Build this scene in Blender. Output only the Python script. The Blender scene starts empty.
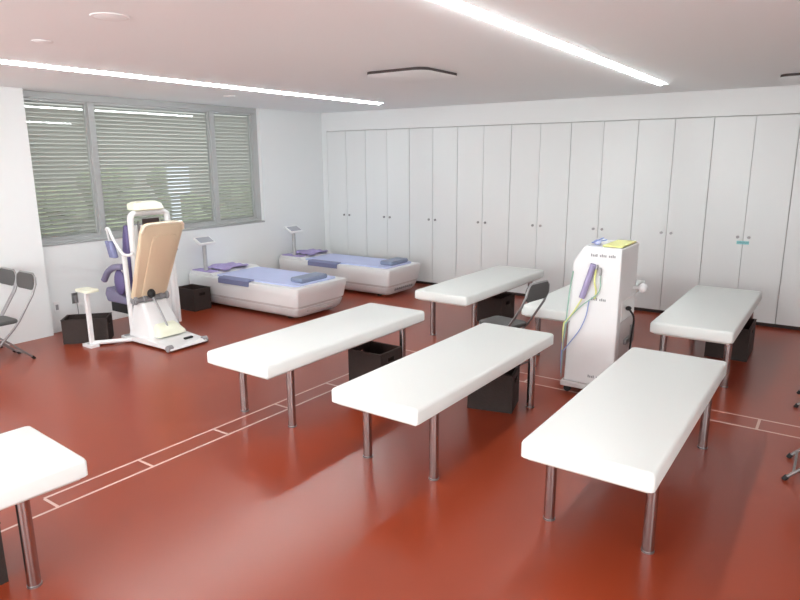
import bpy, bmesh, math, random
from mathutils import Vector, Matrix
random.seed(4)
scene = bpy.context.scene
col = scene.collection
PI = math.pi

# ------------------------------------------------------------------ camera
cd = bpy.data.cameras.new('camera'); cam = bpy.data.objects.new('camera', cd); col.objects.link(cam)
RT = Vector((0.82334298, 0.56751225, -0.00601572))
UP = Vector((-0.11842856, 0.18216228, 0.97611043))
FW = Vector((-0.55505047, 0.80296124, -0.2171917))
cam.matrix_world = Matrix(((RT.x, UP.x, -FW.x, 6.9208), (RT.y, UP.y, -FW.y, -7.9743), (RT.z, UP.z, -FW.z, 1.8616), (0, 0, 0, 1)))
cd.sensor_fit = 'HORIZONTAL'; cd.sensor_width = 36.0; cd.lens = 36.0 * 635.18 / 800.0
cd.clip_start = 0.02; cd.clip_end = 200
scene.camera = cam

# ------------------------------------------------------------------ world, exposure
w = bpy.data.worlds.new('sky'); scene.world = w; w.use_nodes = True
nt = w.node_tree; nt.nodes.clear()
wo = nt.nodes.new('ShaderNodeOutputWorld'); bg = nt.nodes.new('ShaderNodeBackground')
bg.inputs['Color'].default_value = (0.86, 0.93, 1.0, 1); bg.inputs['Strength'].default_value = 3.2
nt.links.new(bg.outputs[0], wo.inputs[0])
scene.view_settings.view_transform = 'Standard'
scene.view_settings.look = 'None'
scene.view_settings.gamma = 1
scene.view_settings.use_curve_mapping = False
scene.view_settings.exposure = 0.20
STRIP = 29.0       # radiance of the ceiling light lines

def area(name, loc, rot, sx, sy, power, color=(1, 1, 1)):
    l = bpy.data.lights.new(name, 'AREA'); l.shape = 'RECTANGLE'; l.size = sx; l.size_y = sy
    l.energy = power; l.color = color
    o = bpy.data.objects.new(name, l); o.location = loc; o.rotation_euler = rot; col.objects.link(o); return o
# added fill lamps, behind the camera and at the right wall, brightening the room
area('fill_front', (3.2, -10.9, 1.35), (PI / 2, 0, 0), 6.0, 2.2, 175.0, (0.915, 0.985, 0.995))
area('fill_side', (9.9, -8.9, 1.35), (0, PI / 2, 0), 2.2, 3.6, 135.0, (0.905, 0.985, 0.995))

# ------------------------------------------------------------------ materials
def mat(name, color, rough=0.5, metal=0.0, spec=0.5, noise=0.0, nscale=8.0, bump=0.0, bscale=40.0, coat=0.0, emit=None, estr=0.0, rvar=0.0, sheen=0.0, trans=0.0):
    m = bpy.data.materials.new(name); m.use_nodes = True; t = m.node_tree
    b = t.nodes['Principled BSDF']
    b.inputs['Base Color'].default_value = (*color, 1); b.inputs['Roughness'].default_value = rough
    b.inputs['Metallic'].default_value = metal; b.inputs['Specular IOR Level'].default_value = spec
    b.inputs['Coat Weight'].default_value = coat; b.inputs['Sheen Weight'].default_value = sheen
    b.inputs['Transmission Weight'].default_value = trans
    if emit: b.inputs['Emission Color'].default_value = (*emit, 1); b.inputs['Emission Strength'].default_value = estr
    if noise or rvar or bump:
        tc = t.nodes.new('ShaderNodeTexCoord')
    if noise or rvar:
        n = t.nodes.new('ShaderNodeTexNoise'); n.inputs['Scale'].default_value = nscale; n.inputs['Detail'].default_value = 4
        t.links.new(tc.outputs['Object'], n.inputs['Vector'])
    if noise:
        mx = t.nodes.new('ShaderNodeMix'); mx.data_type = 'RGBA'
        mx.inputs['A'].default_value = (*[c * (1 - noise) for c in color], 1)
        mx.inputs['B'].default_value = (*[min(1, c * (1 + noise)) for c in color], 1)
        t.links.new(n.outputs['Fac'], mx.inputs['Factor']); t.links.new(mx.outputs['Result'], b.inputs['Base Color'])
    if rvar:
        mr = t.nodes.new('ShaderNodeMapRange'); mr.inputs['To Min'].default_value = rough - rvar; mr.inputs['To Max'].default_value = rough + rvar
        t.links.new(n.outputs['Fac'], mr.inputs['Value']); t.links.new(mr.outputs['Result'], b.inputs['Roughness'])
    if bump:
        n2 = t.nodes.new('ShaderNodeTexNoise'); n2.inputs['Scale'].default_value = bscale; n2.inputs['Detail'].default_value = 3
        t.links.new(tc.outputs['Object'], n2.inputs['Vector'])
        bp = t.nodes.new('ShaderNodeBump'); bp.inputs['Strength'].default_value = bump; bp.inputs['Distance'].default_value = 0.01
        t.links.new(n2.outputs['Fac'], bp.inputs['Height']); t.links.new(bp.outputs['Normal'], b.inputs['Normal'])
    return m

M = dict(
    floor=mat('red_sheet_floor', (0.27, 0.038, 0.012), 0.28, spec=0.72, noise=0.05, nscale=1.2),
    wall=mat('white_wall', (0.82, 0.83, 0.825), 0.75, bump=0.03, bscale=120),
    ceil=mat('white_ceiling', (0.89, 0.925, 0.925), 0.85),
    door=mat('white_laminate', (0.78, 0.79, 0.785), 0.42, spec=0.35),
    carcass=mat('cabinet_carcass', (0.62, 0.61, 0.60), 0.7),
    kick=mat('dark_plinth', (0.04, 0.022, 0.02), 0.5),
    tape=mat('pale_floor_tape', (0.66, 0.48, 0.42), 0.45),
    vinyl=mat('white_vinyl', (0.80, 0.81, 0.785), 0.5, spec=0.35, bump=0.12, bscale=6.0),
    board=mat('pale_base_board', (0.62, 0.56, 0.52), 0.6),
    chrome=mat('chrome', (0.48, 0.45, 0.45), 0.2, metal=1.0),
    black=mat('black_rubber', (0.012, 0.012, 0.013), 0.55),
    brown=mat('dark_brown_weave', (0.030, 0.018, 0.015), 0.7, noise=0.25, nscale=60, bump=0.3, bscale=90),
    alu=mat('aluminium_frame', (0.46, 0.465, 0.46), 0.4, metal=0.25),
    slat=mat('blind_slat', (0.60, 0.59, 0.56), 0.5),
    shell=mat('white_plastic', (0.81, 0.80, 0.80), 0.35, spec=0.45),
    band=mat('warm_grey_band', (0.60, 0.55, 0.54), 0.45),
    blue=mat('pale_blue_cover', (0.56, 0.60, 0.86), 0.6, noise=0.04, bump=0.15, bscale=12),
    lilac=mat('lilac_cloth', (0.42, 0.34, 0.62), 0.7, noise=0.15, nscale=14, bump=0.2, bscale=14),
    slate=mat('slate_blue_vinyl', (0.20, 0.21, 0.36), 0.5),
    pad=mat('blue_grey_vinyl', (0.25, 0.29, 0.40), 0.5),
    purple=mat('purple_vinyl', (0.13, 0.10, 0.24), 0.5, noise=0.1, nscale=10),
    greypurple=mat('grey_violet_vinyl', (0.22, 0.20, 0.31), 0.5),
    grey=mat('grey_vinyl', (0.075, 0.070, 0.068), 0.6, bump=0.1, bscale=80),
    tube=mat('grey_steel_tube', (0.33, 0.32, 0.32), 0.3, metal=0.8),
    beige=mat('beige_shell', (0.76, 0.60, 0.42), 0.45, spec=0.4),
    beige_rim=mat('cream_rim', (0.88, 0.78, 0.63), 0.45),
    cream=mat('cream_vinyl', (0.86, 0.85, 0.68), 0.5),
    yellow=mat('yellow_plastic', (0.78, 0.78, 0.30), 0.45),
    green=mat('green_rubber', (0.30, 0.50, 0.40), 0.5),
    bluec=mat('blue_rubber', (0.28, 0.36, 0.66), 0.5),
    teal=mat('teal_sticker', (0.30, 0.62, 0.63), 0.5),
    white=mat('white_paint', (0.86, 0.86, 0.85), 0.4),
    screen=mat('grey_screen', (0.40, 0.40, 0.44), 0.2),
    probe=mat('dull_violet_plastic', (0.36, 0.31, 0.50), 0.5),
    ink=mat('grey_print', (0.30, 0.29, 0.30), 0.6),
    inkteal=mat('dark_teal_print', (0.10, 0.32, 0.34), 0.6),
    light=mat('light_diffuser', (0.9, 0.9, 0.9), 0.5, emit=(0.91, 0.985, 1.0), estr=STRIP),
    concrete=mat('outdoor_paving', (0.42, 0.41, 0.38), 0.9, noise=0.15, nscale=2),
    facade=mat('outdoor_facade', (0.50, 0.48, 0.43), 0.9, noise=0.2, nscale=0.7),
    leaf=mat('hedge_leaves', (0.26, 0.30, 0.17), 0.8, noise=0.5, nscale=3),
    signw=mat('outdoor_sign_white', (0.8, 0.84, 0.9), 0.5),
)
g = bpy.data.materials.new('window_glass'); g.use_nodes = True; t = g.node_tree; t.nodes.clear()
out = t.nodes.new('ShaderNodeOutputMaterial'); mixs = t.nodes.new('ShaderNodeMixShader')
tr = t.nodes.new('ShaderNodeBsdfTransparent'); tr.inputs['Color'].default_value = (0.95, 0.96, 0.95, 1)
gl = t.nodes.new('ShaderNodeBsdfGlossy'); gl.inputs['Roughness'].default_value = 0.01
fr = t.nodes.new('ShaderNodeFresnel'); fr.inputs['IOR'].default_value = 1.55
ml = t.nodes.new('ShaderNodeMath'); ml.operation = 'MULTIPLY'; ml.inputs[1].default_value = 1.0
ge = t.nodes.new('ShaderNodeNewGeometry'); ma = t.nodes.new('ShaderNodeMath'); ma.operation = 'MULTIPLY_ADD'
ma.inputs[1].default_value = 1 / 1.55 - 1.55; ma.inputs[2].default_value = 1.55
t.links.new(ge.outputs['Backfacing'], ma.inputs[0]); t.links.new(ma.outputs[0], fr.inputs['IOR'])
t.links.new(fr.outputs[0], ml.inputs[0])
t.links.new(ml.outputs[0], mixs.inputs[0]); t.links.new(tr.outputs[0], mixs.inputs[1]); t.links.new(gl.outputs[0], mixs.inputs[2])
t.links.new(mixs.outputs[0], out.inputs[0]); M['glass'] = g

sm = M['slat'].node_tree; sm.nodes.clear()
o_ = sm.nodes.new('ShaderNodeOutputMaterial'); m_ = sm.nodes.new('ShaderNodeMixShader'); d_ = sm.nodes.new('ShaderNodeBsdfDiffuse'); t_ = sm.nodes.new('ShaderNodeBsdfTranslucent')
d_.inputs['Color'].default_value = (0.60, 0.59, 0.575, 1); t_.inputs['Color'].default_value = (0.66, 0.655, 0.61, 1); m_.inputs[0].default_value = 0.42
sm.links.new(d_.outputs[0], m_.inputs[1]); sm.links.new(t_.outputs[0], m_.inputs[2]); sm.links.new(m_.outputs[0], o_.inputs[0])

# ------------------------------------------------------------------ mesh helpers
class MB:
    def __init__(s): s.bm = bmesh.new()
    def box(s, a, b, rot=None, about=None):
        x0, y0, z0 = [min(p, q) for p, q in zip(a, b)]; x1, y1, z1 = [max(p, q) for p, q in zip(a, b)]
        vs = [s.bm.verts.new(v) for v in ((x0, y0, z0), (x1, y0, z0), (x1, y1, z0), (x0, y1, z0), (x0, y0, z1), (x1, y0, z1), (x1, y1, z1), (x0, y1, z1))]
        for f in ((3, 2, 1, 0), (4, 5, 6, 7), (0, 1, 5, 4), (1, 2, 6, 5), (2, 3, 7, 6), (3, 0, 4, 7)): s.bm.faces.new([vs[i] for i in f])
        if rot is not None:
            bmesh.ops.rotate(s.bm, verts=vs, cent=about or ((x0 + x1) / 2, (y0 + y1) / 2, (z0 + z1) / 2), matrix=rot)
        return s
    def prism(s, pts, axis, lo, hi):
        # pts: outline in the two other axes (in x,y,z order); extruded along axis
        def mk(p, v):
            l = list(p); l.insert('xyz'.index(axis), v); return s.bm.verts.new(l)
        A = [mk(p, lo) for p in pts]; B = [mk(p, hi) for p in pts]
        s.bm.faces.new(A); s.bm.faces.new(list(reversed(B)))
        n = len(pts)
        for i in range(n): s.bm.faces.new((A[i], B[i], B[(i + 1) % n], A[(i + 1) % n]))
        return s
    def tube(s, pts, r, seg=10, cap=True, r2=None):
        pts = [Vector(p) for p in pts]; rings = []
        n = len(pts); prev = None
        for i, p in enumerate(pts):
            d = (pts[min(i + 1, n - 1)] - pts[max(i - 1, 0)]).normalized()
            if prev is None:
                ref = Vector((0, 0, 1)) if abs(d.z) < 0.9 else Vector((1, 0, 0))
                u = d.cross(ref).normalized()
            else: u = (prev - d * prev.dot(d)).normalized()
            prev = u; v = d.cross(u)
            rr = r if r2 is None else r + (r2 - r) * i / (n - 1)
            rings.append([s.bm.verts.new(p + (u * math.cos(a) + v * math.sin(a)) * rr) for a in [2 * PI * k / seg for k in range(seg)]])
        for a, b in zip(rings, rings[1:]):
            for k in range(seg): s.bm.faces.new((a[k], a[(k + 1) % seg], b[(k + 1) % seg], b[k]))
        if cap: s.bm.faces.new(list(reversed(rings[0]))); s.bm.faces.new(rings[-1])
        return s
    def loft(s, rings):
        R = [[s.bm.verts.new(v) for v in r] for r in rings]; n = len(R[0])
        for a, b in zip(R, R[1:]):
            for k in range(n): s.bm.faces.new((a[k], a[(k + 1) % n], b[(k + 1) % n], b[k]))
        s.bm.faces.new(list(reversed(R[0]))); s.bm.faces.new(R[-1]); return s
    def ball(s, c, rx, ry=None, rz=None, sub=12):
        ry = ry or rx; rz = rz or rx
        q = bmesh.ops.create_uvsphere(s.bm, u_segments=sub, v_segments=max(6, sub // 2 + 2), radius=1)
        for v in q['verts']: v.co = Vector((v.co.x * rx + c[0], v.co.y * ry + c[1], v.co.z * rz + c[2]))
        return s
    def build(s, name, m, parent=None, bevel=0.0, seg=2, smooth=True, loc=None, rz=0):
        bmesh.ops.recalc_face_normals(s.bm, faces=s.bm.faces)
        me = bpy.data.meshes.new(name); s.bm.to_mesh(me); s.bm.free()
        me.materials.append(M[m])
        o = bpy.data.objects.new(name, me); col.objects.link(o)
        if parent: o.parent = parent
        if loc: o.location = loc
        if rz: o.rotation_euler = (0, 0, rz)
        if bevel:
            b = o.modifiers.new('bevel', 'BEVEL'); b.width = bevel; b.segments = seg; b.limit_method = 'ANGLE'; b.angle_limit = 0.6
        if smooth:
            for p in me.polygons: p.use_smooth = True
            try:
                me.set_sharp_from_angle(angle=0.7)
            except Exception: pass
        return o

def rrect(x0, x1, y0, y1, r, n=5):
    P = []
    for cx, cy, a0 in ((x1 - r, y1 - r, 0), (x0 + r, y1 - r, PI / 2), (x0 + r, y0 + r, PI), (x1 - r, y0 + r, 1.5 * PI)):
        for k in range(n + 1):
            a = a0 + PI / 2 * k / n; P.append((cx + r * math.cos(a), cy + r * math.sin(a)))
    return P
def arc(pts, n=6):
    """smooth polyline through pts (Catmull-Rom)"""
    P = [Vector(p) for p in pts]; P = [P[0] * 2 - P[1]] + P + [P[-1] * 2 - P[-2]]; o = []
    for i in range(1, len(P) - 2):
        a, b, c, d = P[i - 1:i + 3]
        for k in range(n):
            u = k / n
            o.append(0.5 * ((2 * b) + (c - a) * u + (2 * a - 5 * b + 4 * c - d) * u * u + (3 * b - a - 3 * c + d) * u ** 3))
    o.append(P[-2]); return o

def thing(name, label, cat, loc=(0, 0, 0), rz=0, group=None):
    o = bpy.data.objects.new(name, None); col.objects.link(o); o.location = loc; o.rotation_euler = (0, 0, rz)
    o.empty_display_size = 0.1
    return tag(o, label, cat, group)
def tag(o, label, cat, group=None, kind=None):
    o['label'] = label; o['category'] = cat
    if group: o['group'] = group
    if kind: o['kind'] = kind
    return o
def struct(o): o['kind'] = 'structure'; return o
def dup(root, loc, rz, label, group=None):
    def cp(o, par):
        c = o.copy(); col.objects.link(c)
        if par:
            c.parent = par; c.matrix_parent_inverse = o.matrix_parent_inverse.copy()
        for ch in [k for k in bpy.data.objects if k.parent == o]: cp(ch, c)
        return c
    r = cp(root, None); r.location = loc; r.rotation_euler = (0, 0, rz); r['label'] = label
    if group: r['group'] = group
    return r

# ------------------------------------------------------------------ setting
H = 2.576; ZC = 2.293; XR = 10.0; YB = -11.0
struct(MB().box((-0.5, YB - 0.1, -0.12), (XR + 0.1, 0.7, 0)).build('floor', 'floor', smooth=False))
cb = MB()
for x0, x1 in ((-0.5, 1.70), (1.80, 5.245), (5.345, XR + 0.1)): cb.box((x0, YB - 0.1, H), (x1, 0.7, H + 0.12))
for x0, x1 in ((1.70, 1.80), (5.245, 5.345)):
    cb.box((x0, -0.90, H), (x1, 0.7, H + 0.12)); cb.box((x0, YB - 0.1, H + 0.07), (x1, -0.90, H + 0.12))
struct(cb.build('ceiling', 'ceil', smooth=False))
# left side: projecting pier, window wall with its opening
struct(MB().box((-0.5, YB, 0), (0.0, -4.617, H)).build('wall_left', 'wall', smooth=False))
WX = -0.10; WY0, WY1, WZ0 = -4.617, -1.335, 0.955
ww = MB().box((-0.34, WY0, 0), (WX, 0.0, WZ0)).box((-0.34, WY1, WZ0), (WX, 0.0, H))
struct(ww.build('wall_window', 'wall', smooth=False))
struct(MB().box((-0.34, 0.0, 0), (0.0, 0.7, H)).box((0.0, 0.6, 0), (XR, 0.7, H)).box((0.0, 0.0, ZC + 0.003), (XR, 0.6, H)).build('wall_back', 'wall', smooth=False))
struct(MB().box((XR, YB, 0), (XR + 0.1, 0.7, H)).build('wall_right', 'wall', smooth=False))
struct(MB().box((0.0, YB - 0.1, 0), (XR, YB, H)).build('wall_front', 'wall', smooth=False))
# low skirting in floor colour at the window wall
struct(MB().box((WX, WY0, 0), (WX + 0.008, 0, 0.05)).build('baseboard_left', 'wall', smooth=False))

# window: aluminium frame with three panes
win = MB()
FX0, FX1 = -0.24, -0.16
win.box((FX0, WY0, WZ0 + 0.0), (FX1, WY1, WZ0 + 0.06))            # sill rail
win.box((FX0, WY0, H - 0.075), (FX1, WY1, H))
win.box((FX0, WY0, WZ0 + .06), (FX1, WY0 + 0.05, H - .075)).box((FX0, WY1 - 0.10, WZ0 + .06), (FX1, WY1, H - .075))
win.box((FX0, -3.865, WZ0 + .06), (FX1 + 0.015, -3.80, H - .075)).box((FX0, -2.18, WZ0 + .06), (FX1 + 0.015, -2.11, H - .075))
wobj = struct(win.build('window_1', 'alu', bevel=0.004))
MB().box((FX1, WY0 + 0.002, WZ0 + 0.001), (WX + 0.01, WY1 - 0.002, WZ0 + 0.022)).build('window_sill', 'alu', wobj, bevel=0.003)
for (a, b, dx, tl) in ((WY0 + 0.05, -3.865, 0.0, 0.004), (-3.80, -2.18, 0.01, 0.0), (-2.11, WY1 - 0.10, 0.0, 0.0)):
    MB().box((FX0 + 0.04 + dx, a, WZ0 + 0.06), (FX0 + 0.045 + dx, b, H - 0.075)).build('window_pane', 'glass', wobj, smooth=False)
    fr_ = MB(); e = 0.022
    fr_.box((FX0 + 0.03 + dx, a, WZ0 + 0.06), (FX0 + 0.06 + dx, a + e, H - 0.075)).box((FX0 + 0.03 + dx, b - e, WZ0 + 0.06), (FX0 + 0.06 + dx, b, H - 0.075))
    fr_.box((FX0 + 0.03 + dx, a + e, WZ0 + 0.06), (FX0 + 0.06 + dx, b - e, WZ0 + 0.085)).box((FX0 + 0.03 + dx, a + e, H - 0.10), (FX0 + 0.06 + dx, b - e, H - 0.075))
    fr_.build('sash', 'alu', wobj)
# venetian blinds behind the panes
for (a, b, lab, tilt) in ((WY0 + 0.01, -3.80, 'grey venetian blind behind the narrow window pane next to the white pier', 0.98), (-3.79, -2.11, 'wide grey venetian blind behind the large middle window pane', 0.93), (-2.10, WY1 - 0.01, 'grey venetian blind behind the right window pane nearest the cabinets', 1.02)):
    bl = thing('venetian_blind', lab, 'blind', (-0.275, (a + b) / 2, WZ0 + 0.07), 0, 'venetian blinds')
    L = (b - a) / 2; sl = MB(); z = 0.03; hh = H - 0.11 - WZ0 - 0.07
    while z < hh:
        sl.box((-0.024, -L, z), (0.024, L, z + 0.0015), Matrix.Rotation(-tilt, 3, 'Y'))
        z += 0.046
    sl.build('slats', 'slat', bl, smooth=False)
    MB().box((-0.02, -L, hh), (0.02, L, hh + 0.03)).build('head_rail', 'alu', bl)
    MB().box((-0.016, -L, 0.0), (0.016, L, 0.014)).build('bottom_rail', 'alu', bl)

# outdoors, seen through the blinds
struct(MB().box((-16, -14, -0.5), (-0.5, 12, -0.3)).build('ground', 'concrete', smooth=False))
fa = MB().box((-10.5, -12, -0.3), (-9.5, 12, 6.5)).build('house', 'facade', smooth=False)
tag(fa, 'pale house across the street behind the blinds', 'building')
hd = MB()
for i in range(380):
    y = random.uniform(-9, 11); z = random.uniform(-0.3, 1.3 + 0.25 * math.sin(y * 1.3) + 0.1 * math.sin(y * 4.1))
    hd.ball((-7.5 + random.uniform(-.4, .4), y, z), random.uniform(.20, .34), sub=6)
tag(hd.build('hedge', 'leaf'), 'green hedge outside beyond the blinds', 'hedge')
sg = thing('street_sign', 'white board on a post outside the middle window pane', 'sign', (-4, 0.0, -0.3))
MB().tube([(0, 0, 0), (0, 0, 1.9)], 0.09).build('post', 'signw', sg)
MB().box((0.1, -0.24, 1.52), (0.14, 0.26, 2.08)).build('board', 'signw', sg)

# floor tape
tpb = MB()
def quad(p0, p1, wd=0.016):
    p0 = Vector((*p0, 0)); p1 = Vector((*p1, 0)); d = (p1 - p0).normalized(); n = Vector((-d.y, d.x, 0)) * wd / 2
    lo = [p0 + n, p1 + n, p1 - n, p0 - n]
    tpb.loft([[(v.x, v.y, z) for v in lo] for z in (0.0001, 0.0014)])
def xa(y): return 3.6158 + 0.0325 * y
quad((xa(-6.44), -6.44), (xa(-2.95), -2.95)); quad((xa(-9.5) + .16, -9.5), (xa(-3.16) + .16, -3.16))
for k in range(0, 6):
    yy = -6.44 + 0.58 * k; quad((xa(yy) + .008, yy), (xa(yy) + .152, yy))
quad((xa(-2.95) - .008, -2.95), (9.6, -2.95)); quad((xa(-3.16) + .152, -3.16), (9.6, -3.16))
for k in range(-5, 6):
    xx = 6.615 + 0.58 * k
    if xx > 3.8: quad((xx, -3.152), (xx, -2.958), 0.018)
tp = tpb.build('floor_tape', 'tape', smooth=False)
tag(tp, 'pale double line with cross rungs taped on the red floor', 'floor marking')

# ------------------------------------------------------------------ storage cabinets
B = 0.8129; X0 = 0.7766
def cabinet(x0, x1, lab):
    c = thing('storage_cabinet', lab, 'cabinet', ((x0 + x1) / 2, 0, 0), 0, 'built-in storage cabinets along the back wall')
    hw = (x1 - x0) / 2
    MB().box((-hw + .0005, 0.022, 0.045), (hw - .0005, 0.55, ZC - 0.0)).build('carcass', 'carcass', c, smooth=False)
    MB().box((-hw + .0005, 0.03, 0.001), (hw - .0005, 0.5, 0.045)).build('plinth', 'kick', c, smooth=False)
    for s in (-1, 1):
        xa, xb = sorted((s * 0.002, s * (hw - 0.003)))
        d = MB().box((xa, 0, 0.045), (xb, 0.02, ZC - 0.008)).build('door', 'door', c, bevel=0.0015, seg=1)
        kx = s * 0.055
        MB().tube([(kx, -0.001, 0.985), (kx, -0.012, 0.985)], 0.009).tube([(kx, -0.012, 0.985), (kx, -0.024, 0.985)], 0.016, 14).build('knob', 'tube', d)
    return c
labs = ['white double cabinet in the corner by the window wall, faint knobs', 'white double cabinet behind the foot half of the far water massage bed',
        'white double cabinet just right of the far blue-topped water massage bed', 'white double cabinet directly behind the middle of the rear white treatment bed',
        'white double cabinet behind the right end of the rear white treatment bed', 'white double cabinet directly behind the white therapy cart',
        'white double cabinet just right of the white therapy cart', 'white double cabinet with a teal sticker under its knobs',
        'white double cabinet at the right edge of the photo, past the teal sticker']
cabs = [cabinet(0.001, X0, labs[0])]
for k in range(8): cabs.append(cabinet(X0 + k * B, X0 + (k + 1) * B, labs[k + 1]))
# bay with sticker is the seventh after the corner one
cx = 0.0
stk = MB().box((cx - 0.062, -0.0015, 0.905), (cx + 0.062, -0.0002, 0.943)).build('sticker', 'teal', cabs[7])
stk['label'] = 'teal sticker bridging the doors'
ik = MB()
for i in range(9):
    xx = -0.052 + i * 0.0125; ik.box((xx, -0.0022, 0.914 + 0.003 * (i % 2)), (xx + 0.008, -0.0015, 0.930 + 0.003 * (i % 3)))
ik.build('print', 'inkteal', stk, smooth=False)

# ------------------------------------------------------------------ ceiling fittings
for xc, lab in ((1.7412, 'long ceiling light line running in front of the window'), (5.29, 'long ceiling light line above the treatment beds and cart')):
    t_ = thing('linear_ceiling_light', lab, 'ceiling light', (xc, -0.93 if xc < 3 else -1.02, H), 0, 'ceiling light lines')
    y = 0.0; n = 0
    MB().box((-0.034, -9.9, 0.050), (0.05, 0.0, 0.066)).build('housing', 'white', t_, smooth=False)
    while y > -9.8:
        MB().prism([(p[0], p[1]) for p in rrect(-0.016, 0.016, -0.018, 0.048, 0.010, 3)], 'y', y - 1.196, y - 0.004).build('diffuser', 'light', t_)
        y -= 1.2
def ac(x, y, lab):
    a = thing('ceiling_air_vent', lab, 'air vent', (x, y, H), 0, 'ceiling air vents')
    b = MB(); b.loft([[(px, py, z) for px, py in rrect(-s, s, -s, s, 0.09)] for s, z in ((0.302, -0.001), (0.302, -0.024))]); b.build('throat', 'kick', a)
    b = MB(); b.loft([[(px, py, z) for px, py in rrect(-s, s, -s, s, 0.11)] for s, z in ((0.312, -0.024), (0.318, -0.027), (0.30, -0.033))]); b.build('panel', 'ceil', a)
    return a
ac(3.765, -3.20, 'square white air vent panel in mid ceiling between the two light lines')
ac(6.63, -0.86, 'white air vent panel at right edge of ceiling above the cabinets')
def disc(x, y, r, lab, cat='speaker', name='ceiling_speaker', flat=0.006):
    a = thing(name, lab, cat, (x, y, H))
    MB().tube([(0, 0, -0.0005), (0, 0, -flat)], r, 32, r2=r * .96).build('rim', 'wall', a)
    MB().tube([(0, 0, -flat), (0, 0, -flat - 0.003)], r * .82, 32, r2=r * .7).build('grille', 'ceil', a)
disc(3.75, -5.96, 0.095, 'round white disc on the ceiling near the top left of the photo')
disc(2.78, -5.81, 0.06, 'small faint white disc on the ceiling left of the larger round one', 'detector', 'smoke_detector')
disc(0.99, -2.80, 0.07, 'small round detector on the ceiling above the right window pane', 'detector', 'smoke_detector')

# ------------------------------------------------------------------ treatment beds
def make_bed(lab):
    r = thing('treatment_bed', lab, 'treatment bed', (0, 0, 0), 0, 'white treatment beds')
    W2, L2 = 0.3119, 0.95; zt = 0.533; zb = 0.4425
    b = MB(); rings = []
    for s, z in ((0.006, zb), (0.0, zb + 0.006), (0.0, zt - 0.018), (0.005, zt - 0.006), (0.016, zt)):
        rings.append([(x, y, z) for x, y in rrect(-W2 + s, W2 - s, -L2 + s, L2 - s, 0.018)])
    b.loft(rings); cu = b.build('cushion', 'vinyl', r)
    MB().box((-W2 + .03, -L2 + .03, zb - 0.016), (W2 - .03, L2 - .03, zb)).build('base_board', 'board', r)
    for sx in (-1, 1):
        for sy in (-1, 1):
            x, y = sx * 0.251, sy * 0.682
            lg = MB().tube([(x, y, 0.008), (x, y, zb - 0.016)], 0.0285, 20).build('leg', 'chrome', r)
            MB().tube([(x, y, 0.0), (x, y, 0.010)], 0.0315, 20).build('foot_cap', 'tube', lg)
    return r
bed0 = make_bed('white treatment bed nearest the camera at lower right')
bed0.location = (6.099, -4.361, 0); bed0.rotation_euler = (0, 0, -0.0085)
for x, y, a, lab in ((4.873, -4.327, -0.0187, 'white treatment bed in mid room with a folding chair just beyond it'),
                     (3.636, -4.245, -0.0154, 'white treatment bed in front of the two blue-topped water massage beds'),
                     (3.8355, -7.509, -0.071, 'white treatment bed cut off by the left edge of the photo'),
                     (3.7035, -1.640, -0.0173, 'white treatment bed by the cabinets, left of the grey folding chair'),
                     (4.91, -1.69, -0.008, 'white treatment bed mostly hidden behind the white therapy cart'),
                     (6.047, -1.669, -0.0059, 'white treatment bed at back right, right of the white therapy cart')):
    dup(bed0, (x, y, 0), a, lab)

# ------------------------------------------------------------------ baskets
def basket(lab, loc, rz, L=0.35, W=0.30, Hh=0.29):
    r = thing('storage_basket', lab, 'basket', loc, rz, 'dark brown storage baskets')
    l, w_ = L / 2, W / 2; e = 0.012
    b = MB(); b.box((-l, -w_, 0), (l, w_, e))
    for s in (-1, 1):
        b.box((-l, s * w_, e), (l, s * (w_ - e), Hh))
        # end walls with a hand hole
        xa, xb = s * l, s * (l - e)
        b.box((xa, -w_ + e, e), (xb, w_ - e, Hh - 0.085)).box((xa, -w_ + e, Hh - 0.045), (xb, w_ - e, Hh))
        b.box((xa, -w_ + e, Hh - 0.085), (xb, -0.045, Hh - 0.045)).box((xa, 0.045, Hh - 0.085), (xb, w_ - e, Hh - 0.045))
    b.build('body', 'brown', r, smooth=False)
    rm = MB(); q = 0.004
    for s in (-1, 1):
        rm.box((-l - q, s * (w_ + q), Hh), (l + q, s * (w_ - e - q), Hh + 0.008))
        rm.box((s * (l + q), -w_ + e + q, Hh), (s * (l - e - q), w_ - e - q, Hh + 0.008))
    rm.build('rim', 'brown', r, bevel=0.002)
    return r
basket('dark brown basket on the floor by the window wall, left of the massage chair', (0.50, -4.50, 0), 0.83, 0.44, 0.25, 0.25)
basket('dark brown basket between the massage chair and the nearer water massage bed', (0.215, -2.93, 0), 0, 0.36, 0.26, 0.27)
basket('open dark brown basket under the bed in front of the water massage beds', (3.80, -3.84, 0), 0.0, 0.34, 0.30)
basket('dark brown basket under the far end of the middle white bed', (4.88, -3.76, 0), 0.24, 0.34, 0.28)
basket('dark brown basket under the rear white bed beside the folding chair', (3.70, -1.36, 0), 0.0, 0.34, 0.36)
basket('dark brown basket under the white bed at back right', (6.185, -1.28, 0), 0.0, 0.36, 0.50, 0.30)
basket('dark basket under the bed at the lower left corner of the photo', (3.84, -7.07, 0), 0.0, 0.34, 0.34)

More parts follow.
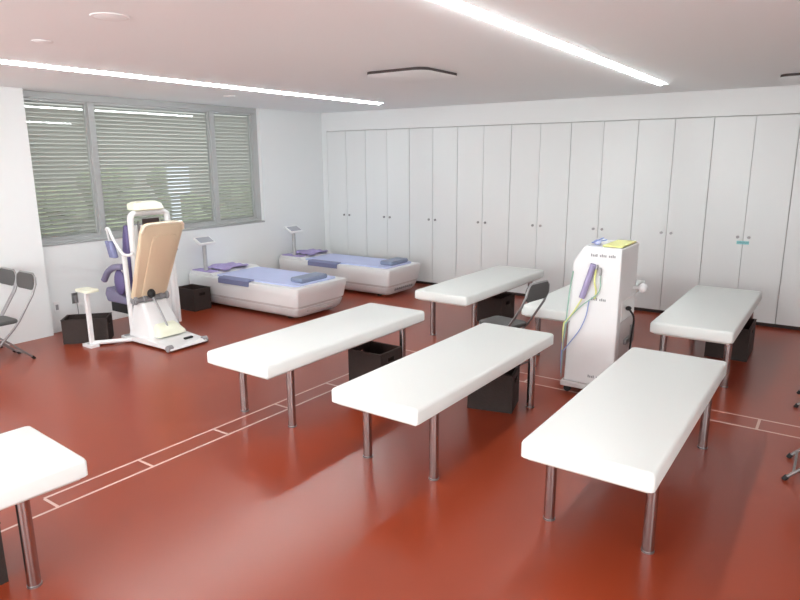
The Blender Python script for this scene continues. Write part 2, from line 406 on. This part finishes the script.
# ------------------------------------------------------------------ folding chairs
def make_chair(lab, W=0.34):
    r = thing('folding_chair', lab, 'chair', (0, 0, 0), 0, 'grey folding chairs')
    w2 = W / 2     # faces -y, origin mid footprint
    yb, zt = 0.315, 0.815
    # back frame continues down into the front feet
    pl = []
    for s in (-1, 1):
        x = s * w2
        pl.append([(x, yb - 0.01, zt - 0.10), (x, yb - 0.05, 0.62), (x, 0.12, 0.40), (x, 0.06, 0.33), (x, -0.12, 0.16), (x, -0.26, 0.012)])
    top = [(w2, yb - 0.01, zt - 0.10), (w2 * .93, yb, zt - 0.035), (w2 * .72, yb, zt), (-w2 * .72, yb, zt), (-w2 * .93, yb, zt - 0.035), (-w2, yb - 0.01, zt - 0.10)]
    path = list(reversed(pl[1])) + top[1:-1] + pl[0]
    MB().tube(path, 0.0105, 10).build('back_frame', 'tube', r)
    for s in (-1, 1):
        x = s * (w2 - 0.025)
        lg = MB().tube([(x, -0.20, 0.385), (x, 0.02, 0.20), (x, 0.215, 0.012)], 0.0095, 10).build('leg', 'tube', r)
        MB().tube([(x, 0.200, 0.026), (x, 0.222, 0.0)], 0.014, 10).build('foot_cap', 'black', lg)
        MB().tube([(s * w2, -0.25, 0.026), (s * w2, -0.265, 0.0)], 0.0145, 10).build('foot_cap', 'black', r)
    MB().tube([(-w2 + .025, 0.175, 0.052), (w2 - .025, 0.175, 0.052)], 0.008).build('stretcher', 'tube', r)
    MB().tube([(-w2, -0.222, 0.055), (w2, -0.222, 0.055)], 0.008).build('stretcher', 'tube', r)
    # backrest pad, slightly dished, rounded upper corners
    b = MB(); rings = []
    out_ = rrect(-w2 + .002, w2 - .002, zt - 0.155, zt - 0.002, 0.06, 5)
    def Y(z): return yb - (zt - z) * 0.13
    rings = [[(x, Y(z) + d - 0.02 * (1 - (x / w2) ** 2) * 0.0, z) for x, z in out_] for d in (-0.014, 0.012)]
    b.loft(rings); b.build('backrest', 'grey', r, bevel=0.004)
    b = MB(); pts = rrect(-w2 + .018, w2 - .018, -0.23, 0.13, 0.05, 4)
    b.loft([[(x * f, y * f - 0.05 * (1 - f), z - 0.02 * (y < 0) * 0) for x, y in pts] for f, z in ((0.98, 0.378), (1.0, 0.386), (1.0, 0.402), (0.95, 0.412))])
    b.build('seat', 'grey', r)
    return r
ch = make_chair('grey folding chair against the left pier, the right one of the pair')
ch.location = (0.535, -5.375, 0)
dup(ch, (0.16, -5.375, 0), 0, 'grey folding chair cut by the left edge of the photo, left one of the pair')
dup(ch, (4.55, -2.84, 0), -PI / 2 - 0.18, 'grey folding chair between the middle white bed and the rear bed')
dup(ch, (7.095, -3.70, 0), -PI / 2, 'folding chair at the right edge with only its feet in view, lower one')
dup(ch, (7.075, -2.37, 0), -PI / 2, 'folding chair at the right edge with only a foot in view, upper one')

# ------------------------------------------------------------------ water massage beds
def water_bed(lab, x, y0, Wd, L, vent):
    r = thing('water_massage_bed', lab, 'massage bed', (x, y0, 0), 0, 'water massage beds')
    # local: x 0..L from the wall to foot end, y 0..Wd
    def ring(z, fx, sy, r_=0.05, xl=0.0):
        return [(px, py, z) for px, py in rrect(xl, L - fx, sy, Wd - sy, r_, 4)]
    MB().loft([ring(0.0 + 0.035, 0.10, 0.09), ring(0.07, 0.07, 0.05), ring(0.145, 0.045, 0.025)]).build('base', 'shell', r)
    MB().loft([ring(0.145, 0.055, 0.032), ring(0.175, 0.055, 0.032)]).build('band', 'band', r)
    MB().loft([ring(0.175, 0.035, 0.015), ring(0.30, 0.015, 0.004, 0.035), ring(0.376, 0.0, 0.0, 0.035), ring(0.397, 0.006, 0.006, 0.035), ring(0.400, 0.03, 0.03, 0.05)]).build('hull', 'shell', r)
    MB().loft([[(px, py, z) for px, py in rrect(0.46, L - 0.10, 0.085, Wd - 0.085, 0.05, 4)] for z in (0.399, 0.412, 0.418)]).build('water_mattress', 'blue', r)
    # raised head end
    b = MB(); b.prism([(0.0, 0.40), (0.45, 0.40), (0.45, 0.412), (0.40, 0.435), (0.0, 0.435)], 'y', 0.05, Wd - 0.05); b.build('head_shelf', 'shell', r, bevel=0.008)
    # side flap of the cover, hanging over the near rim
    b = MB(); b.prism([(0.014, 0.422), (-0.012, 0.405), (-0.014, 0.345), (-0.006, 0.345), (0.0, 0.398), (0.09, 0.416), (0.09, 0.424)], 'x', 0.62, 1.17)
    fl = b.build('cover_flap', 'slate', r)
    for fx in (0.25, L - 0.28):
        for fy in (0.16, Wd - 0.16):
            MB().tube([(fx, fy, 0), (fx, fy, 0.04)], 0.035, 14).build('foot', 'black', r)
    if vent:
        v = MB()
        for i in range(9):
            v.box((L - 0.065, 0.20 + i * 0.05, 0.085), (L - 0.052, 0.235 + i * 0.05, 0.115))
        v.build('vent', 'ink', r, smooth=False)
    else:
        MB().box((L - 0.068, 0.22, 0.085), (L - 0.050, 0.70, 0.112)).build('vent', 'band', r, smooth=False)
    # control post and tilted touch panel
    px, py = 0.23, 0.12
    MB().tube([(px, py, 0.43), (px, py, 0.80)], 0.027, 14).build('panel_post', 'alu', r)
    MB().box((0.02, 0.06, 0.4355), (0.40, 0.20, 0.447)).build('head_pad', 'lilac', r, bevel=0.004)
    R = Matrix.Rotation(math.radians(28), 3, 'Y') @ Matrix.Rotation(0.0, 3, 'Z')
    c = (px + 0.0, py + 0.01, 0.835)
    pn = MB().box((c[0] - .085, c[1] - .125, c[2] - .014), (c[0] + .085, c[1] + .125, c[2] + .014), R, c).build('control_panel', 'shell', r, bevel=0.008)
    MB().box((c[0] - .06, c[1] - .105, c[2] + .013), (c[0] + .06, c[1] + .105, c[2] + .0165), R, c).build('screen', 'screen', pn, smooth=False)
    return r
A0 = (-0.085, -2.77); A1 = (-0.04, -1.16)
water_bed('blue-covered water massage bed nearer the camera, grey pillow at its foot', A0[0], A0[1], 0.91, 1.975, False)
water_bed('blue-covered water massage bed in the far corner by the cabinets', A1[0], A1[1], 0.80, 2.08, True)
def pillow(x, y, z, lx, ly, h, m, name, lab, rz=0, cat='pillow', group=None):
    b = MB(); b.loft([[(px, py, zz) for px, py in rrect(-lx / 2 * f, lx / 2 * f, -ly / 2 * f, ly / 2 * f, 0.02, 3)] for f, zz in ((.95, 0), (1, h * .25), (1, h * .75), (.95, h))])
    o = b.build(name, m); o.location = (x, y, z); o.rotation_euler = (0, 0, rz); return tag(o, lab, cat, group)
pillow(A0[0] + 1.74, A0[1] + 0.46, 0.419, 0.20, 0.46, 0.055, 'pad', 'foot_pillow', 'slate grey pad on the foot end of the nearer water massage bed', 0.0, group='grey foot pads')
pillow(A1[0] + 1.85, A1[1] + 0.44, 0.419, 0.20, 0.42, 0.055, 'pad', 'foot_pillow', 'slate grey pad on the foot end of the far water massage bed', 0.0, group='grey foot pads')
def cloth(x0, y0, lab):
    n, m_ = 14, 18; bm = MB()
    def h(u, v): return 0.446 + 0.014 * math.sin(u * 9 + 3 * v) ** 2 + 0.02 * math.exp(-((u - .5) ** 2 + (v - .4) ** 2) * 9)
    for top in (1, 0):
        vs = [[bm.bm.verts.new((x0 + 0.04 + 0.40 * u / n + .03 * math.sin(v * .6), y0 + 0.22 + 0.48 * v / m_, h(u / n, v / m_) + (0.006 if top else 0))) for v in range(m_ + 1)] for u in range(n + 1)]
        if top: T = vs
        for i in range(n):
            for j in range(m_):
                f = (vs[i][j], vs[i + 1][j], vs[i + 1][j + 1], vs[i][j + 1]); bm.bm.faces.new(f if top else tuple(reversed(f)))
    return tag(bm.build('head_cloth', 'lilac'), lab, 'cloth', 'lilac cloths on the water massage beds')
cloth(A0[0], A0[1], 'lilac cloth on the head end of the nearer water massage bed')
cloth(A1[0], A1[1], 'lilac cloth on the head end of the far water massage bed')

# ------------------------------------------------------------------ massage / traction chair
mc = thing('massage_chair', 'beige-backed upright massage chair on a wheeled base, facing the window', 'massage chair', (1.2, -4.08, 0))
def W(x, y, z): return (x - 1.2, y + 4.08, z)
b = MB(); b.prism([(0.95 - 1.2, 0.055), (1.2 - 1.2, 0.085), (1.62 - 1.2, 0.05), (1.65 - 1.2, 0.02), (0.80 - 1.2, 0.02), (0.80 - 1.2, 0.055)], 'y', -0.24, 0.21)
base = b.build('base_plate', 'shell', mc, bevel=0.008)
for x, y in ((1.60, -4.30), (1.60, -3.88), (0.86, -4.28), (0.86, -3.90)):
    q = W(x, y, 0.032); MB().tube([(q[0], q[1] - .03, .034), (q[0], q[1] + .03, .034)], 0.034, 16).build('wheel', 'ink', base, bevel=0.006)
# pedestal
b = MB(); b.loft([[W(x, y, z) for x, y in rrect(x0, x1, y0, y1, 0.03, 3)] for z, x0, x1, y0, y1 in ((0.06, 0.86, 1.28, -4.27, -3.87), (0.12, 0.87, 1.25, -4.26, -3.88), (0.36, 0.90, 1.12, -4.22, -3.92), (0.415, 0.92, 1.09, -4.22, -3.92))])
ped = b.build('pedestal', 'shell', mc)
b = MB(); b.loft([[W(x, y, z) for x, y in rrect(x0, x1, y0, y1, 0.035, 3)] for z, x0, x1, y0, y1 in ((0.088, 1.00, 1.36, -4.23, -3.90), (0.12, 1.00, 1.35, -4.22, -3.91), (0.17, 1.02, 1.28, -4.20, -3.93), (0.20, 1.04, 1.22, -4.18, -3.95))])
b.build('foot_cover', 'cream', mc)
MB().box(W(1.50, -4.06, 0.058), W(1.53, -3.96, 0.078)).build('pedal', 'black', mc, bevel=0.004)
# hinge mechanism between pedestal and back shell
b = MB(); b.tube([W(1.02, -4.29, 0.44), W(1.02, -3.87, 0.44)], 0.030, 14)
for y in (-4.26, -4.16, -4.06, -3.97, -3.89): b.tube([W(1.02, y - .015, 0.445), W(1.02, y + .015, 0.445)], 0.046, 14)
b.build('hinge', 'ink', mc)
# reclining back shell
th = math.radians(24.5)
bs0 = Vector(W(1.00, -4.08, 0.475))
def S(u, v, d):   # u across (y), v up along shell, d outwards (+x)
    return (bs0.x + v * math.sin(th) + d * math.cos(th), bs0.y + u, bs0.z + v * math.cos(th) - d * math.sin(th))
def shell_ring(d, s, top=0.86):
    pts = []
    hb, ht = 0.200 - s, 0.240 - s
    pts += [(-hb, s), (hb, s)]
    pts += [(ht, top - 0.09 - s)]
    for k in range(0, 9):
        a = PI * k / 8; c_ = math.cos(a)
        e_ = abs(c_) ** 0.35 * (1 if c_ > 0 else -1)
        pts.append((e_ * (ht - 0.01), top - 0.065 - s + 0.065 * math.sin(a) ** 0.6 if 0 < k < 8 else top - 0.065 - s))
    pts.append((-ht, top - 0.09 - s))
    return [S(u, v, d) for u, v in pts]
b = MB(); b.loft([shell_ring(-0.03, 0.015), shell_ring(-0.015, 0.0), shell_ring(0.02, 0.0), shell_ring(0.033, 0.014)])
bsh = b.build('back_shell', 'beige', mc)
b = MB()
def inner(d, s):
    pts = [(-0.115 + s, 0.0 + 0.03), (0.155 - s, 0.03), (0.175 - s, 0.68 - s)]
    for k in range(1, 8):
        a = PI * k / 8; pts.append((0.03 + math.cos(a) * (0.145 - s), 0.70 - s + 0.04 * math.sin(a)))
    pts.append((-0.115 + s, 0.68 - s)); return [S(u, v, d) for u, v in pts]
b.loft([inner(0.030, 0), inner(0.042, 0.004), inner(0.048, 0.016)]); b.build('raised_panel', 'beige', bsh)
# cream edging of shell
b = MB(); rg = shell_ring(0.024, -0.002); b.tube(rg[2:] + [], 0.013, 8); b.build('edging', 'beige_rim', bsh)
# gas strut with knob
q = S(0.0 - .03, 0.065, 0.075)
MB().ball(q, 0.042, 0.042, 0.05).build('strut_knob', 'black', mc)
MB().tube([q, W(1.21, -4.09, 0.30), W(1.27, -4.07, 0.16)], 0.011, 10).build('gas_strut', 'tube', mc)
# white mast (rectangular frame) with headrest
b = MB()
fr2 = rrect(-4.135, -3.695, 0.10, 1.325, 0.06, 5)
R1 = []
x_ = 0.885
b.tube([W(x_, y, z) for y, z in fr2] + [W(x_, *fr2[0])], 0.033, 10)
mast = b.build('mast', 'shell', mc)
MB().box(W(x_ - .02, -4.12, 0.12), W(x_ - .004, -3.71, 1.20)).build('back_plate', 'shell', mc)
MB().box(W(x_ - .003, -4.00, 1.15), W(x_ + .004, -3.80, 1.26)).build('dark_opening', 'kick', mc)
MB().box(W(x_ - .003, -4.06, 0.9), W(x_ + .004, -4.035, 1.24)).box(W(x_ - .003, -3.77, 0.9), W(x_ + .004, -3.75, 1.24)).build('guide_rail', 'tube', mc)
b = MB(); b.loft([[W(x, y, z) for x, y in rrect(x0, x1, y0, y1, 0.05, 4)] for z, x0, x1, y0, y1 in ((1.345, 0.78, 0.93, -4.08, -3.76), (1.36, 0.76, 0.95, -4.10, -3.74), (1.415, 0.74, 0.93, -4.09, -3.76), (1.44, 0.78, 0.89, -4.06, -3.80))])
b.build('headrest', 'cream', mc)
MB().tube([W(0.86, -4.04, 1.33), W(0.84, -4.04, 1.36)], 0.012).tube([W(0.86, -3.88, 1.33), W(0.84, -3.88, 1.36)], 0.012).build('headrest_pin', 'tube', mc)
# back cushion and seat (facing the window)
b = MB(); b.loft([[W(x, y, z) for x, y in rrect(x0, x1, -4.17, -3.66, 0.03, 3)] for z, x0, x1 in ((0.50, 0.66, 0.80), (0.80, 0.70, 0.83), (1.10, 0.75, 0.85), (1.20, 0.78, 0.83))])
b.build('back_cushion', 'purple', mc)
b = MB(); b.prism([(p[0] - 1.2, p[1]) for p in ((0.40, 0.44), (0.44, 0.52), (0.60, 0.50), (0.78, 0.44), (0.86, 0.44), (0.86, 0.36), (0.44, 0.36))], 'y', -4.22 + 4.08, -3.66 + 4.08); b.build('seat', 'greypurple', mc, bevel=0.02, seg=3)
MB().box(W(0.46, -4.19, 0.25), W(0.84, -3.69, 0.36)).build('seat_base', 'black', mc, bevel=0.01)
for y in (-4.24, -3.66):
    b = MB(); b.tube(arc([W(0.46, y, 0.60), W(0.55, y, 0.70), W(0.68, y, 0.76), W(0.84, y, 0.78)]), 0.034, 10); b.build('arm_bolster', 'greypurple', mc)
    MB().ball(W(0.72, y + (0.02 if y < -4 else -.02), 0.60), 0.085, 0.04, 0.14).build('side_pad', 'purple', mc)
    MB().tube([W(0.90, y, 0.08), W(0.88, y, 0.90)], 0.026, 10).build('side_post', 'shell', mc)
    # shoulder arm with hanging pad
    s_ = -1 if y < -4 else 1
    ya = y - 0.02 * s_
    ar = MB().tube(arc([W(1.02, ya, 0.93), W(0.95, ya + .02 * s_, 0.91), W(0.88, ya + 0.04 * s_, 0.93), W(0.78, ya + .06 * s_, 1.07), W(0.71, ya + .06 * s_, 1.17), W(0.665, ya + .06 * s_, 1.165)]), 0.016, 10).build('shoulder_arm', 'shell', mc)
    b = MB(); b.loft([[(px, py, z) for px, py in [(W(cx_, ya + .06 * s_, 0)[0] + dx, W(0, ya + .06 * s_, 0)[1] + dy) for dx, dy in rrect(-.055, .055, -.03, .03, .025, 4)]] for z, cx_ in ((0.875, 0.755), (0.885, 0.755), (1.03, 0.705), (1.045, 0.70))])
    b.build('shoulder_pad', 'slate', ar, bevel=0.008)
    MB().tube([W(0.70, ya + .06 * s_, 1.04), W(0.675, ya + .06 * s_, 1.16)], 0.009, 8).build('pad_rod', 'shell', ar)
# outrigger with small cream tray
b = MB(); b.tube([W(0.98, -4.30, 0.035), W(0.75, -4.62, 0.035)], 0.022, 10).box(W(0.67, -4.67, 0.0), W(0.83, -4.58, 0.03)); og = b.build('outrigger', 'shell', mc)
MB().box(W(0.735, -4.635, 0.03), W(0.775, -4.595, 0.575)).build('tray_post', 'shell', og, bevel=0.005)
MB().loft([[W(0.765 + px, -4.61 + py, z) for px, py in rrect(-.115, .115, -.07, .07, .03, 3)] for z in (0.576, 0.582, 0.600)]).build('tray', 'cream', og)

# wall sockets
def socket(y, z, lab, dark):
    s = thing('wall_socket', lab, 'socket', (WX, y, z))
    MB().box((0, -0.035, -0.06), (0.008, 0.035, 0.06)).build('plate', 'tube' if dark else 'shell', s, bevel=0.003)
    MB().box((0.008, -0.015, -0.03), (0.013, 0.015, 0.03)).build('outlet', 'ink', s, bevel=0.002)
    return s
s1 = socket(-4.29, 0.345, 'grey wall socket with a plugged cord above the left basket', True)
s2 = socket(-4.50, 0.28, 'white wall socket next to the pier, left of the grey one', False)
c_ = MB().tube(arc([(WX + .02, -4.29, .34), (WX + .035, -4.285, .25), (WX + .03, -4.28, .12), (WX + .03, -4.27, .02)]), 0.005, 6).build('power_cord', 'ink'); tag(c_, 'thin dark cord hanging down from the grey wall socket', 'cord')
c_.parent = s1; del c_['label'], c_['category']; c_.location = (-WX, 4.29, -0.345); c_['label'] = 'thin dark cord'
ad = MB().box((-0.06, -4.50, 0), (0.02, -4.38, 0.09)).build('power_adapter', 'black', bevel=0.01); tag(ad, 'small black box on the floor at the foot of the window wall', 'power adapter')

# ------------------------------------------------------------------ therapy cart
ct = thing('therapy_cart', 'tall white electrotherapy cart on castors with coloured leads', 'medical cart', (5.42, -2.95, 0))
def C(x, y, z): return (x - 5.42, y + 2.95, z)
b = MB(); b.prism([(x - 5.42, z) for x, z in ((5.225, 0.10), (5.225, 0.12), (5.252, 1.08), (5.335, 1.20), (5.62, 1.195), (5.62, 0.10))], 'y', -0.24, 0.24)
body = b.build('body', 'shell', ct, bevel=0.012, seg=3)
b = MB().box(C(5.20, -3.21, 0.055), C(5.64, -2.69, 0.10)); b.build('base', 'band', ct, bevel=0.01)
for x in (5.25, 5.59):
    for y in (-3.16, -2.74):
        q = C(x, y, 0.03); k_ = MB().tube([(q[0], q[1] - .014, .030), (q[0], q[1] + .014, .030)], 0.030, 16).build('caster', 'black', ct, bevel=0.004)
        MB().box((q[0] - .018, q[1] - .02, .05), (q[0] + .018, q[1] + .02, .058)).build('caster_fork', 'tube', k_)
MB().box(C(5.619, -3.10, 0.12), C(5.624, -2.78, 0.78)).build('side_panel', 'white', ct, bevel=0.002)
MB().box(C(5.624, -3.12, 0.28), C(5.628, -2.76, 0.62)).build('recess_panel', 'band', ct, bevel=0.002)
MB().ball(C(5.645, -2.99, 0.71), 0.022, 0.03, 0.018).tube(arc([C(5.65, -2.98, 0.70), C(5.675, -2.93, 0.62), C(5.66, -2.91, 0.45), C(5.655, -2.93, 0.18), C(5.66, -2.93, 0.12)]), 0.008, 8).build('power_lead', 'black', ct)
MB().box(C(5.628, -3.02, 0.42), C(5.65, -2.84, 0.46)).box(C(5.628, -2.84, 0.40), C(5.65, -2.79, 0.54)).build('cable_hook', 'tube', ct, bevel=0.003)
MB().tube([C(5.62, -2.80, 0.84), C(5.69, -2.82, 0.85)], 0.014, 10).ball(C(5.70, -2.82, 0.85), 0.035, 0.04, 0.04).build('push_handle', 'shell', ct)
# top yellow tray and blue leads
MB().box(C(5.46, -3.15, 1.199), C(5.61, -2.76, 1.212)).build('top_tray', 'yellow', ct, bevel=0.004)
b = MB(); 
b.tube(arc([C(5.36, -3.0, 1.213), C(5.39, -2.95, 1.235), C(5.43, -3.05, 1.25), C(5.38, -3.12, 1.225), C(5.36, -3.05, 1.215), C(5.44, -2.98, 1.232)]), 0.006, 6)
b.build('lead_coil', 'bluec', ct)
MB().ball(C(5.40, -3.08, 1.222), 0.032, 0.032, 0.022).build('lead_plug', 'blue', ct)
# lettering rows (too small to read)
def scribble(x0, x1, z, n):
    b = MB(); st = (x1 - x0) / n
    for i in range(n):
        if i % 5 == 4: continue
        hgt = 0.016 if i % 3 else 0.021
        b.box(C(x0 + i * st, -3.1925, z), C(x0 + i * st + st * .6, -3.1905, z + hgt))
    return b
scribble(5.39, 5.58, 1.125, 14).build('lettering', 'ink', body, smooth=False)
scribble(5.41, 5.54, 0.785, 10).build('lettering', 'ink', body, smooth=False)
scribble(5.42, 5.50, 0.16, 6).build('lettering', 'ink', body, smooth=False)
# purple probe in holder, electrode leads on the front
pr_ = MB(); pr_.tube([C(5.345, -3.215, 0.80), C(5.362, -3.215, 0.86), C(5.402, -3.215, 1.00), C(5.42, -3.215, 1.07)], 0.024, 12); pr_.build('probe', 'probe', ct)
MB().box(C(5.425, -3.215, 1.03), C(5.452, -3.192, 1.065)).box(C(5.465, -3.215, 0.985), C(5.48, -3.192, 1.045)).build('probe_holder', 'tube', ct, bevel=0.003)
def lead(name, m, pts, r=0.0045): return MB().tube(arc([C(*p) for p in pts]), r, 6).build(name, m, ct)
lead('lead', 'yellow', [(5.44, -3.208, 1.03), (5.435, -3.212, 0.94), (5.45, -3.21, 0.86), (5.44, -3.20, 0.80)], .007)
lead('lead', 'green', [(5.475, -3.205, 0.99), (5.48, -3.21, 0.90), (5.46, -3.212, 0.84), (5.35, -3.214, 0.74), (5.25, -3.215, 0.62), (5.228, -3.215, 0.55), (5.222, -3.215, 0.46)])
lead('lead', 'bluec', [(5.40, -3.207, 0.78), (5.385, -3.212, 0.66), (5.34, -3.212, 0.54), (5.27, -3.215, 0.43), (5.225, -3.215, 0.36), (5.21, -3.215, 0.33)], .004)
lead('lead', 'yellow', [(5.35, -3.215, 0.80), (5.28, -3.215, 0.67), (5.232, -3.215, 0.60), (5.212, -3.215, 0.56), (5.212, -3.215, 0.36)], .006)
lead('lead', 'green', [(5.262, -3.2, 1.0), (5.245, -3.21, 0.84), (5.230, -3.215, 0.60), (5.216, -3.215, 0.40), (5.212, -3.215, 0.14)], .005)
lead('lead', 'bluec', [(5.235, -3.205, 0.70), (5.218, -3.215, 0.50), (5.205, -3.215, 0.34), (5.208, -3.21, 0.16)], .005)
lead('lead', 'ink', [(5.255, -3.205, 0.60), (5.222, -3.22, 0.54), (5.219, -3.222, 0.30), (5.214, -3.222, 0.13)], .004)
